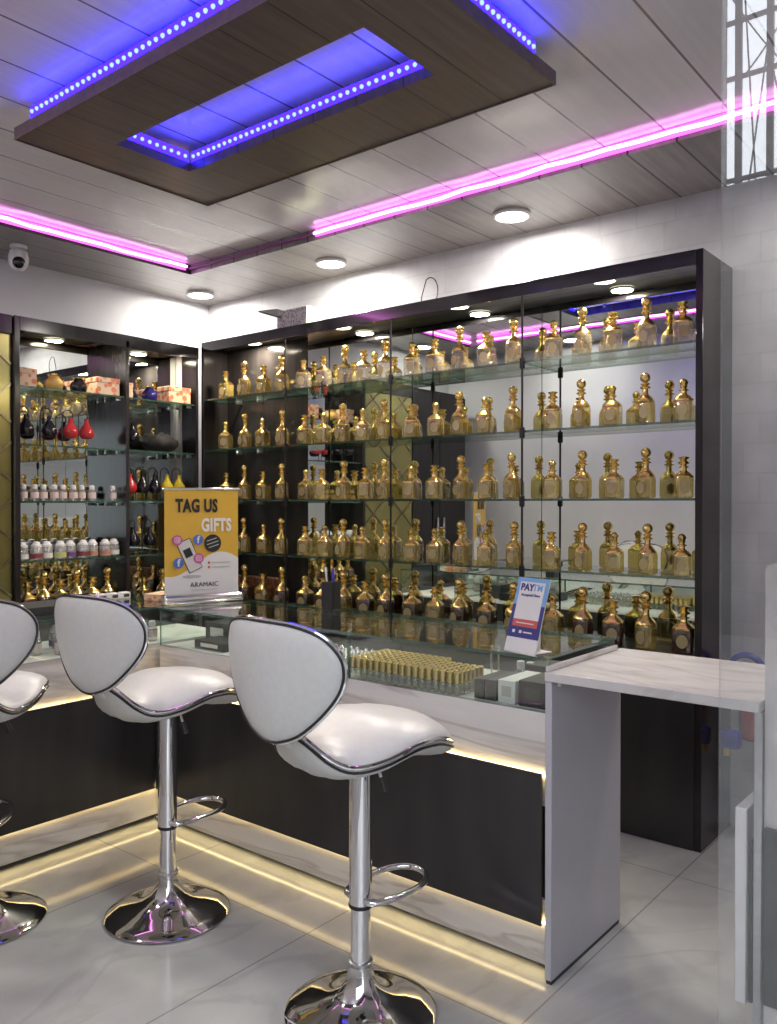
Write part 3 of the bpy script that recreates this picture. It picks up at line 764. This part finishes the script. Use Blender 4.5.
# ------------------------------------------------------------------ things on and in the counters
bn = thing('tabletop_banner', 'mustard roll-up tabletop banner reading TAG US standing on the counter corner', 'banner', (-3.128, 2.475, GZ), math.radians(70))
bm = bmesh.new(); box(bm, (-.185, -.05, 0), (.185, .03, .012), 0, .004); 
box(bm, (-.19, -.045, .0), (.19, .025, .04), 0, .015, 3); obj('base', bm, M['silver'], bn)
boxo('top_bar', (-.185, -.006, .515), (.185, .006, .528), M['silver'], bn, .003)
boxo('pole', (-.006, .012, .03), (.006, .022, .52), M['steel'], bn)
boxo('sheet', (-.175, -.003, .035), (.175, .0, .516), M['yellow'], bn)
bm = bmesh.new(); n = 28
top = [(-.175+.35*i/n, .175+.055*math.sin(-1.9+4.6*i/n)) for i in range(n+1)]
pv = [bm.verts.new((x, -.0042, z)) for x, z in top]; qv = [bm.verts.new((x, -.0042, .036)) for x, z in top]
for i in range(n): bm.faces.new((pv[i], pv[i+1], qv[i+1], qv[i]))
ob = obj('white_wave', bm, M['paper'], bn)
RX = Matrix.Rotation(PI/2, 4, 'X')
def at(x, z, y=-.0055): return Matrix.Translation((x, y, z)) @ RX
text_mesh('TAG US', .082, M['ink'], bn, 'headline', at(-.025, .442), .0035, .66, 1.08)
text_mesh('GIFTS', .082, M['silverprint'], bn, 'headline', at(.068, .352), .0035, .66, 1.08)
text_mesh('ARAMAIC', .030, M['ink'], bn, 'brand_text', at(.01, .080), .0, 1.0, 1.06)
bm = bmesh.new(); box(bm, (-.05, -.0058, .056), (.07, -.005, .058)); obj('small_print', bm, M['greyshade'], bn)
for z in (.178, .157):
    bm = bmesh.new(); box(bm, (.045, -.0058, z), (.135, -.005, z+.004)); obj('small_print', bm, M['greyshade'], bn)
    bm = bmesh.new(); disc(bm, (.032, -.0055, z+.002), .006, .006, .001); obj('bullet', bm, M['red'], bn)
# printed phone
ph = Matrix.Translation((-.06, 0, .215)) @ Matrix.Rotation(math.radians(-24), 4, 'Y')
def card(lo, hi, y, m, name, mt=Matrix.Identity(4)):
    bm = bmesh.new(); box(bm, (lo[0], y-.0006, lo[1]), (hi[0], y+.0006, hi[1])); bmesh.ops.transform(bm, matrix=mt, verts=bm.verts[:]); return obj(name, bm, m, bn)
card((-.034, -.075), (.034, .075), -.0052, M['ink'], 'phone_outline', ph)
card((-.031, -.072), (.031, .072), -.0062, M['screen'], 'phone_screen', ph)
card((-.020, -.005), (.016, .035), -.0072, M['ink'], 'phone_picture', ph)
bm = bmesh.new(); disc(bm, (-.05, -.0048, .118), .045, .008, .001); obj('printed_shade', bm, M['greyshade'], bn)
bm = bmesh.new(); disc(bm, (.05, -.0055, .27), .041, .041, .0012, 32); obj('round_badge', bm, M['ink'], bn)
for z, w in ((.288, .05), (.272, .058), (.256, .05)):
    bm = bmesh.new(); box(bm, (.05-w/2, -.0068, z-.002), (.05+w/2, -.0062, z+.002)); bmesh.ops.rotate(bm, cent=(.05, 0, .272), matrix=Matrix.Rotation(-.3, 3, 'Y'), verts=bm.verts[:]); obj('badge_line', bm, M['greyshade'], bn)
for x, z, kd in ((-.118, .287, 'i'), (-.02, .287, 'f'), (-.112, .182, 'f'), (-.018, .202, 'i')):
    bm = bmesh.new(); disc(bm, (x, -.0078, z), .024, .024, .0012, 24); d = obj('icon_disc', bm, M['pink'] if kd == 'i' else M['fbblue'], bn)
    if kd == 'f': text_mesh('f', .046, M['paper'], bn, 'icon_mark', at(x, z, -.0092), .0012)
    else:
        bm = bmesh.new()
        tube(bm, [(x+sx_, -.009, z+sz_) for sx_, sz_ in ((-.012, -.008), (-.012, .008), (-.008, .012), (.008, .012), (.012, .008), (.012, -.008), (.008, -.012), (-.008, -.012))], .0016, 6, closed=True)
        tube(bm, [(x+.006*math.cos(a), -.009, z+.006*math.sin(a)) for a in [2*PI*i/12 for i in range(12)]], .0014, 6, closed=True)
        obj('icon_mark', bm, M['paper'], bn)

# payment stand
pay = thing('payment_stand', 'blue and white payment stand leaning on the glass counter beside the flap', 'sign', (-1.298, 2.2235, GZ), math.radians(-14))
LEAN = Matrix.Rotation(math.radians(-17), 4, 'X')
def pb(name, lo, hi, y0, y1, m):
    bm = bmesh.new(); box(bm, (lo[0], y0, lo[1]), (hi[0], y1, hi[1])); bmesh.ops.transform(bm, matrix=LEAN, verts=bm.verts[:]); return obj(name, bm, m, pay)
W = .065
pb('backing', (-W, .0), (W, .235), 0, .003, M['paper'])
pb('navy_field', (-W, .048), (W, .15), -.0012, -.0002, M['navy'])
pb('blue_field', (-W, .15), (W, .235), -.0012, -.0002, M['sky'])
pb('white_card', (-W+.014, .105), (W-.014, .222), -.0026, -.0014, M['paper'])
pb('red_band', (-W+.014, .082), (W-.014, .105), -.0026, -.0014, M['red'])
pb('band_print', (-.036, .092), (.036, .095), -.0034, -.0027, M['paper'])
for x in (-.04, -.012): pb('app_mark', (x-.005, .062), (x+.005, .071), -.0026, -.0014, M['paper'])
pb('app_print', (.0, .064), (.036, .068), -.0026, -.0014, M['silverprint'])
pb('foot_strip', (-W, 0), (W, .002), .0, .012, M['paper'])
def payt(s, x, z, size, m, bold): return text_mesh(s, size, m, pay, 'lettering', LEAN @ Matrix.Translation((x, -.0032, z)) @ RX, bold)
payt('PAY', -.019, .204, .030, M['navy'], .0012); payt('TM', .0245, .204, .030, M['sky'], .0002)
payt('Accepted Here', 0, .181, .0125, M['navy'], .0002)
bm = bmesh.new(); box(bm, (-.05, .0, .001), (.05, .09, .004)); box(bm, (-.02, .070, .003), (.02, .073, .12)); obj('prop', bm, M['paper'], pay)

cup = thing('pen_cup', 'black square pen cup with pens at the back edge of the glass counter', 'pen cup', (-2.478, 2.655, GZ), .15)
bm = bmesh.new(); box(bm, (-.028, -.028, 0), (.028, .028, .006), 0)
for lo, hi in (((-.03, -.03), (.03, -.026)), ((-.03, .026), (.03, .03)), ((-.03, -.03), (-.026, .03)), ((.026, -.03), (.03, .03))): box(bm, (*lo, 0), (*hi, .118))
obj('cup', bm, M['blackbox'], cup)
def pen(label, x, y, lean, m, h):
    t = thing('pen', label, 'pen', (-2.478+x, 2.655+y, GT+.0075)); t.rotation_euler = (0, lean, .3)
    bm = bmesh.new(); lathe(bm, [(.002, 0), (.005, .012), (.005, h-.05)], 10); obj('barrel', bm, m, t)
    bm = bmesh.new(); lathe(bm, [(.0056, h-.05), (.0058, h-.005), (.004, h)], 10); obj('cap', bm, m, t)
pen('blue pen standing in the black pen cup', .004, .004, .02, M['penblue'], .165)
pen('silver pen leaning in the black pen cup', -.004, -.01, -.09, M['silver'], .175)

# gold-capped vials in a block
def vial():
    t = thing('perfume_vial', 'gold-capped glass vial standing in the dense block inside the glass counter', 'vial', group='gold-capped vials in the counter')
    bm = bmesh.new(); lathe(bm, [(.010, 0), (.0118, .002), (.0118, .034), (.008, .039)], 12); obj('body', bm, M['bottle_plain'], t)
    bm = bmesh.new(); lathe(bm, [(.0105, .038), (.0116, .040), (.0116, .074), (.0095, .076)], 12); obj('cap', bm, M['goldpale'], t)
    return t
v0 = vial(); vt = kids(v0); first = True
for c in range(17):
    for r in range(8):
        if c > 10 and r > 5: continue
        p = (-2.01+c*.0285, 2.268+r*.0275, DZ)
        if first: v0.location = p; first = False
        else: dup(v0, p, 0, v0['label'], None, vt)
def silver_bottle():
    t = thing('silver_capped_bottle', 'small silver-capped bottle in the cluster inside the glass counter', 'bottle', group='silver-capped bottles in the counter')
    bm = bmesh.new(); lathe(bm, [(.012, 0), (.014, .003), (.014, .030), (.006, .038)], 12); obj('body', bm, M['bottle_plain'], t)
    bm = bmesh.new(); lathe(bm, [(.0065, .037), (.009, .040), (.007, .050), (.010, .056), (.008, .064), (.003, .068)], 12); obj('cap', bm, M['silver'], t)
    return t
s0 = silver_bottle(); stt = kids(s0); first = True
for c in range(8):
    for r in range(5):
        p = (-2.075-c*.040, 2.275+r*.045+.01*(c % 2), DZ)
        if first: s0.location = p; first = False
        else: dup(s0, p, 0, s0['label'], None, stt)
# boxes beside the vials
def flatbox(name, label, loc, s, m, face=None, rz=0.):
    t = thing(name, label, 'box', (loc[0], loc[1], loc[2]+.0008), rz)
    boxo('body', (-s[0]/2, 0, 0), (s[0]/2, s[1], s[2]), m, t, .002)
    if face: boxo('printed_face', (-s[0]*.28, -.0012, s[2]*.3), (s[0]*.28, 0, s[2]*.75), M[face], t)
    return t
flatbox('perfume_box', 'slim black perfume box next to the gold-capped vials', (-1.475, 2.275, DK), (.038, .17, .064), M['blackbox'], 'greybox')
flatbox('perfume_box', 'slim dark grey perfume box between a black and a white box', (-1.432, 2.275, DK), (.040, .17, .066), M['greybox'], 'blackbox')
flatbox('perfume_box', 'white perfume box among the black boxes in the glass counter', (-1.373, 2.275, DK), (.062, .18, .072), M['paper'], 'greyshade')
flatbox('perfume_box', 'wide black perfume box beside the end panel in the glass counter', (-1.280, 2.275, DK), (.098, .15, .080), M['blackbox'], 'greybox')
flatbox('perfume_box', 'dark flat box lying behind the white perfume box', (-1.34, 2.47, DK), (.16, .12, .09), M['greybox'])
for i, x in enumerate((-1.452, -1.415)):
    t = thing('sample_bottle', f'tiny white-topped sample bottle, {ORD[i]} of two behind the slim boxes', 'bottle', (x, 2.50, DZ))
    bm = bmesh.new(); lathe(bm, [(.014, 0), (.016, .002), (.016, .06), (.010, .066)], 16); obj('body', bm, M['jar'], t)
    bm = bmesh.new(); lathe(bm, [(.011, .065), (.013, .067), (.013, .09), (.011, .092)], 16); obj('cap', bm, M['white'], t)
for i, x in enumerate((-1.60, -1.57)):
    t = thing('dropper_stick', f'silver dropper stick, {ORD[i]} of two behind the gold-capped vials', 'dropper', (x, 2.55, DZ)); 
    bm = bmesh.new(); lathe(bm, [(.004, 0), (.004, .10)], 10); obj('rod', bm, M['silver'], t)
    bm = bmesh.new(); lathe(bm, [(.006, .10), (.007, .12), (.004, .126)], 10); obj('tip', bm, M['silver'], t)
# dark trays / boxes toward the inner corner
flatbox('tester_tray', 'tall dark sample case inside the glass counter beside the inner corner', (-2.98, 2.44, DK), (.16, .14, .09), M['greybox'], 'silverprint')
flatbox('tester_tray', 'black tester tray inside the glass counter below the banner', (-2.86, 2.30, DK), (.20, .16, .035), M['blackbox'], 'silverprint')
flatbox('tester_tray', 'dark grey tester tray inside the glass counter near the silver caps', (-2.62, 2.34, DK), (.17, .16, .05), M['greybox'], 'silverprint')
flatbox('tester_tray', 'low black tester tray behind the other trays in the glass counter', (-2.72, 2.52, DK), (.30, .12, .045), M['blackbox'], 'silverprint')
# side counter contents
for i in range(10):
    y = 1.62+i*.075
    lb = f'white-capped attar bottle, {ORD[i]} along the glass case of the bronze-mirror-side counter'
    dup(ps, (-3.26-.03*(i % 3), y, DZ), .3*i, lb, 'attar bottles in the side glass case', pst)
for i in range(5):
    l = ('wine', 'lime', 'violet', 'tan', 'paper')[i]
    dup(jp[l], (-3.42, 1.70+i*.11, DZ), .5*i, f'white-lidded jar with {JW[l]} label behind the attar bottles in the side case', 'jars in the side glass case', jt[l])
# things on top of the side counter and near the banner
carton('small orange spotted box lying on the counter beside the banner', (-3.36, 2.42, GT), (.10, .14, .03), M['orangebox'], .3)
flatbox('ring_tray', 'black sparkling display tray on the side counter glass top', (-3.42, 1.72, GT), (.22, .30, .025), M['blackbox'])
for i in range(5):
    o = thing('label_box', f'small white labelled box, {ORD[i]} in the line on the side counter glass top', 'box', (-3.53, 2.08+i*.062, GZ), 0, 'white labelled boxes on the side counter')
    boxo('body', (-.02, -.022, 0), (.02, .022, .03), M['paper'], o, .002); boxo('printed_face', (.02, -.014, .008), (.0212, .014, .022), M['greybox'], o)

# ------------------------------------------------------------------ bar stools
def pad(outline, fmap, th, rings=7):
    """closed upholstered pad over a 2D outline; fmap(u,v,w) gives the 3D point at offset w from the mid surface"""
    bm = bmesh.new(); n = len(outline)
    cx = sum(p[0] for p in outline)/n; cy = sum(p[1] for p in outline)/n
    sides = []
    for s in (1, -1):
        rs = []
        for k in range(1, rings+1):
            q = math.sin(PI/2*k/rings)
            w = s*th*(math.sqrt(max(0, 1-q**3.2))*.88+.12)/2
            rs.append([bm.verts.new(fmap(cx+(x-cx)*q, cy+(y-cy)*q, w)) for x, y in outline])
        c = bm.verts.new(fmap(cx, cy, s*th/2))
        for i in range(n): bm.faces.new((c, rs[0][i], rs[0][(i+1) % n]))
        for a, b in zip(rs, rs[1:]):
            for i in range(n): bm.faces.new((a[i], a[(i+1) % n], b[(i+1) % n], b[i]))
        sides.append(rs[-1])
    for i in range(n): bm.faces.new((sides[0][i], sides[0][(i+1) % n], sides[1][(i+1) % n], sides[1][i]))
    for f in bm.faces: f.smooth = True
    return bm
def smooth_loop(ctrl, per=8):
    out = []; n = len(ctrl)
    for i in range(n):
        p0, p1, p2, p3 = (Vector(ctrl[(i+k-1) % n]) for k in range(4))
        for j in range(per):
            t = j/per
            out.append(tuple(.5*((2*p1)+(-p0+p2)*t+(2*p0-5*p1+4*p2-p3)*t*t+(-p0+3*p1-3*p2+p3)*t**3)))
    return out
BACK = smooth_loop([(0, .298), (.11, .293), (.188, .268), (.232, .215), (.226, .15), (.178, .085), (.105, .024), (.040, -.004), (0, -.010),
                    (-.040, -.004), (-.105, .024), (-.178, .085), (-.226, .15), (-.232, .215), (-.188, .268), (-.11, .293)], 5)
SEAT = smooth_loop([(0, .235), (.10, .231), (.172, .195), (.205, .11), (.208, .0), (.187, -.10), (.135, -.18), (.075, -.245), (0, -.285),
                    (-.075, -.245), (-.135, -.18), (-.187, -.10), (-.208, 0), (-.205, .11), (-.172, .195), (-.10, .231)], 5)
def fback(u, v, w):
    R = .44; a = u/R; r = R-w
    return Vector((r*math.sin(a), R-.315-r*math.cos(a)-.10*v, .838+v))
EZ = [(-.30, .875), (-.26, .83), (-.215, .776), (-.17, .752), (-.10, .762), (0, .786), (.08, .788), (.13, .778), (.19, .752), (.24, .712)]
def seat_edge(y):
    i = max(0, min(len(EZ)-2, sum(1 for q in EZ if q[0] <= y)-1))
    p = [EZ[max(0, min(len(EZ)-1, i+k-1))] for k in range(4)]
    t = (y-p[1][0])/(p[2][0]-p[1][0])
    m1 = (p[2][1]-p[0][1])/(p[2][0]-p[0][0])*(p[2][0]-p[1][0]); m2 = (p[3][1]-p[1][1])/(p[3][0]-p[1][0])*(p[2][0]-p[1][0])
    return (2*t**3-3*t*t+1)*p[1][1]+(t**3-2*t*t+t)*m1+(-2*t**3+3*t*t)*p[2][1]+(t**3-t*t)*m2
def fseat(u, v, w):
    z = seat_edge(v)
    if v > .10: z += .035*(1-min(1, (u/.19)**2))*min(1, (v-.10)/.1)
    return Vector((u, v, z+(w*1.8 if w > 0 else w*(1.75+max(0, min(1, (v-.02)/.12))*.9))))
def stool(label, loc, rz):
    t = thing('bar_stool', label, 'bar stool', loc, rz)
    bm = bmesh.new(); prof = [(.205, 0), (.212, .003), (.213, .008), (.205, .014), (.17, .024), (.125, .036), (.085, .052), (.056, .075), (.041, .10), (.034, .125), (.0335, .14)]
    lathe(bm, prof, 64); obj('base', bm, M['basechrome'], t, angle=60)
    bm = bmesh.new(); lathe(bm, [(.0275, .13), (.0275, .35)], 28); obj('lower_column', bm, M['chrome'], t)
    bm = bmesh.new(); lathe(bm, [(.0335, .137), (.0345, .139), (.0345, .148), (.028, .15)], 28); obj('column_ring', bm, M['steel'], t)
    bm = bmesh.new(); lathe(bm, [(.0325, .305), (.0325, .745)], 28); obj('upper_column', bm, M['chrome'], t)
    bm = bmesh.new(); lathe(bm, [(.033, .300), (.034, .302), (.034, .309), (.033, .311)], 28); obj('joint_ring', bm, M['piping'], t)
    # foot rest loop
    bm = bmesh.new()
    pts = [(-.055, .0, .325), (-.075, .06, .325), (-.08, .14, .325), (-.066, .20, .327), (-.035, .235, .328), (0, .245, .328), (.035, .235, .328), (.066, .20, .327), (.08, .14, .325), (.075, .06, .325), (.055, .0, .325), (.03, -.012, .325)]
    pts = [(-.03, -.012, .325)]+pts
    cl = []
    for i in range(len(pts)-1):
        p0, p1, p2, p3 = (Vector(pts[max(0, min(len(pts)-1, i+k-1))]) for k in range(4))
        for j in range(4):
            q = j/4; cl.append(.5*((2*p1)+(-p0+p2)*q+(2*p0-5*p1+4*p2-p3)*q*q+(-p0+3*p1-3*p2+p3)*q**3))
    cl.append(Vector(pts[-1]))
    tube(bm, cl, .0095, 12); obj('foot_rest', bm, M['chrome'], t)
    # mechanism and lever
    bm = bmesh.new(); box(bm, (-.07, -.07, .728), (.07, .07, .75), 0, .004); obj('mount_plate', bm, M['piping'], t)
    bm = bmesh.new(); tube(bm, [(.04, .0, .736), (.068, -.005, .722), (.085, -.005, .68)], .0045, 8); lv = obj('lever', bm, M['chrome'], t)
    bm = bmesh.new(); tube(bm, [(.084, -.005, .682), (.10, -.005, .645)], .010, 10); obj('grip', bm, M['piping'], lv)
    st = obj('seat', pad(SEAT, fseat, .056), M['leather'], t, angle=70)
    bm = bmesh.new(); tube(bm, [fseat(u*1.01, v*1.01, .003) for u, v in SEAT], .0062, 8, closed=True); obj('chrome_trim', bm, M['chrome'], st)
    bm = bmesh.new(); tube(bm, [fseat(u*1.006, v*1.006, -.0045) for u, v in SEAT], .0036, 8, closed=True); obj('piping', bm, M['piping'], st)
    bk = obj('backrest', pad(BACK, fback, .042), M['leather'], t, angle=70)
    bm = bmesh.new(); tube(bm, [fback(u*1.012, .15+(v-.15)*1.012, .003) for u, v in BACK], .0062, 8, closed=True); obj('chrome_trim', bm, M['chrome'], bk)
    bm = bmesh.new(); tube(bm, [fback(u*1.0, .15+(v-.15)*1.0, -.0065) for u, v in BACK], .0036, 8, closed=True); obj('piping', bm, M['piping'], bk)
    # bracket joining seat and back
    bm = bmesh.new(); tube(bm, [(0, -.20, .775), (0, -.262, .82), (0, -.293, .86), (0, -.305, .90)], .016, 10); obj('back_bracket', bm, M['leather'], t)
    return t
def stool_rz(fx, fy): return math.atan2(fy, fx)-PI/2
stool('white leather bar stool standing closest to the marble flap', (-1.54, 1.77, 0), stool_rz(.08, .99))
stool('white leather bar stool at the inner corner of the counters', (-2.435, 1.775, 0), stool_rz(-.075, .996))
stool('white leather bar stool turned toward the side counter, by the bronze mirror', (-2.885, 1.335, 0), stool_rz(-.806, .595))

# ------------------------------------------------------------------ small things up high
cm = thing('security_camera', 'white dome security camera with black lens under the taupe ceiling border', 'camera', (-4.46, 2.29, BZ))
bm = bmesh.new(); lathe(bm, [(.045, 0), (.045, -.012), (.03, -.02)], 24); obj('mount', bm, M['white'], cm)
bm = bmesh.new(); lathe(bm, [(.02, -.018), (.045, -.03), (.052, -.06), (.052, -.085), (.045, -.11), (.03, -.128), (.012, -.134)], 24); obj('housing', bm, M['white'], cm)
bm = bmesh.new(); bmesh.ops.create_uvsphere(bm, u_segments=20, v_segments=12, radius=.034)
bmesh.ops.transform(bm, matrix=Matrix.Translation((.026, -.012, -.095)), verts=bm.verts[:])
for f in bm.faces: f.smooth = True
obj('lens', bm, M['lens'], cm)
pb_ = thing('perforated_box', 'white perforated box with a dark tilted flap on top of the back cabinet', 'box', (-3.58, 3.57, CT+.0008))
boxo('body', (-.125, -.07, 0), (.125, .07, .112), M['cream'], pb_, .003)
boxo('front_panel', (-.123, -.074, .002), (.123, -.0705, .110), M['perforated'], pb_)
boxo('stand', (-.135, -.06, 0), (-.127, .05, .095), M['greybox'], pb_, .002)
bm = bmesh.new(); box(bm, (-.095, -.075, -.005), (.095, .075, .005)); bmesh.ops.transform(bm, matrix=Matrix.Translation((-.175, -.02, .118)) @ Matrix.Rotation(.32, 4, 'Y') @ Matrix.Rotation(.25, 4, 'X'), verts=bm.verts[:]); obj('flap', bm, M['greybox'], pb_)
bm = bmesh.new(); tube(bm, [(.075*math.cos(a)*.7, 0, .09+.075*math.sin(a)) for a in [-PI*.45+PI*1.1*i/14 for i in range(15)]]+[(-.055, 0, .07), (-.06, 0, 0)], .003, 6)
tag(obj('cable_loop', bm, M['wire'], loc=(-2.66, 3.62, CT)), 'thin cable loop standing up above the back cabinet', 'cable')

# ------------------------------------------------------------------ world, camera, colour
w = bpy.data.worlds.new('World'); S.world = w; w.use_nodes = True
nt = w.node_tree; bg = nt.nodes['Background']
bg.inputs[0].default_value = (.86, .92, 1, 1); bg.inputs[1].default_value = 3.7

cam = bpy.data.cameras.new('Camera'); co = bpy.data.objects.new('Camera', cam); COL.objects.link(co)
f = 840.
cam.sensor_fit = 'VERTICAL'; cam.sensor_height = 24.; cam.lens = 24.*f/1024
co.location = (0, 0, 1.43)
pitch = -math.atan(9/f)
fw = Vector((-.631, .776, 0)).normalized()
co.rotation_euler = (PI/2+pitch, 0, math.atan2(fw.y, fw.x)-PI/2)
cam.clip_start = .02
S.camera = co
S.view_settings.view_transform = 'Standard'; S.view_settings.look = 'None'
S.view_settings.gamma = 1; S.view_settings.use_curve_mapping = False; S.view_settings.exposure = 0.
S.cycles.max_bounces = 12; S.cycles.transparent_max_bounces = 32; S.cycles.glossy_bounces = 6; S.cycles.diffuse_bounces = 4
S.cycles.sample_clamp_indirect = 4.; S.cycles.caustics_reflective = False; S.cycles.caustics_refractive = False
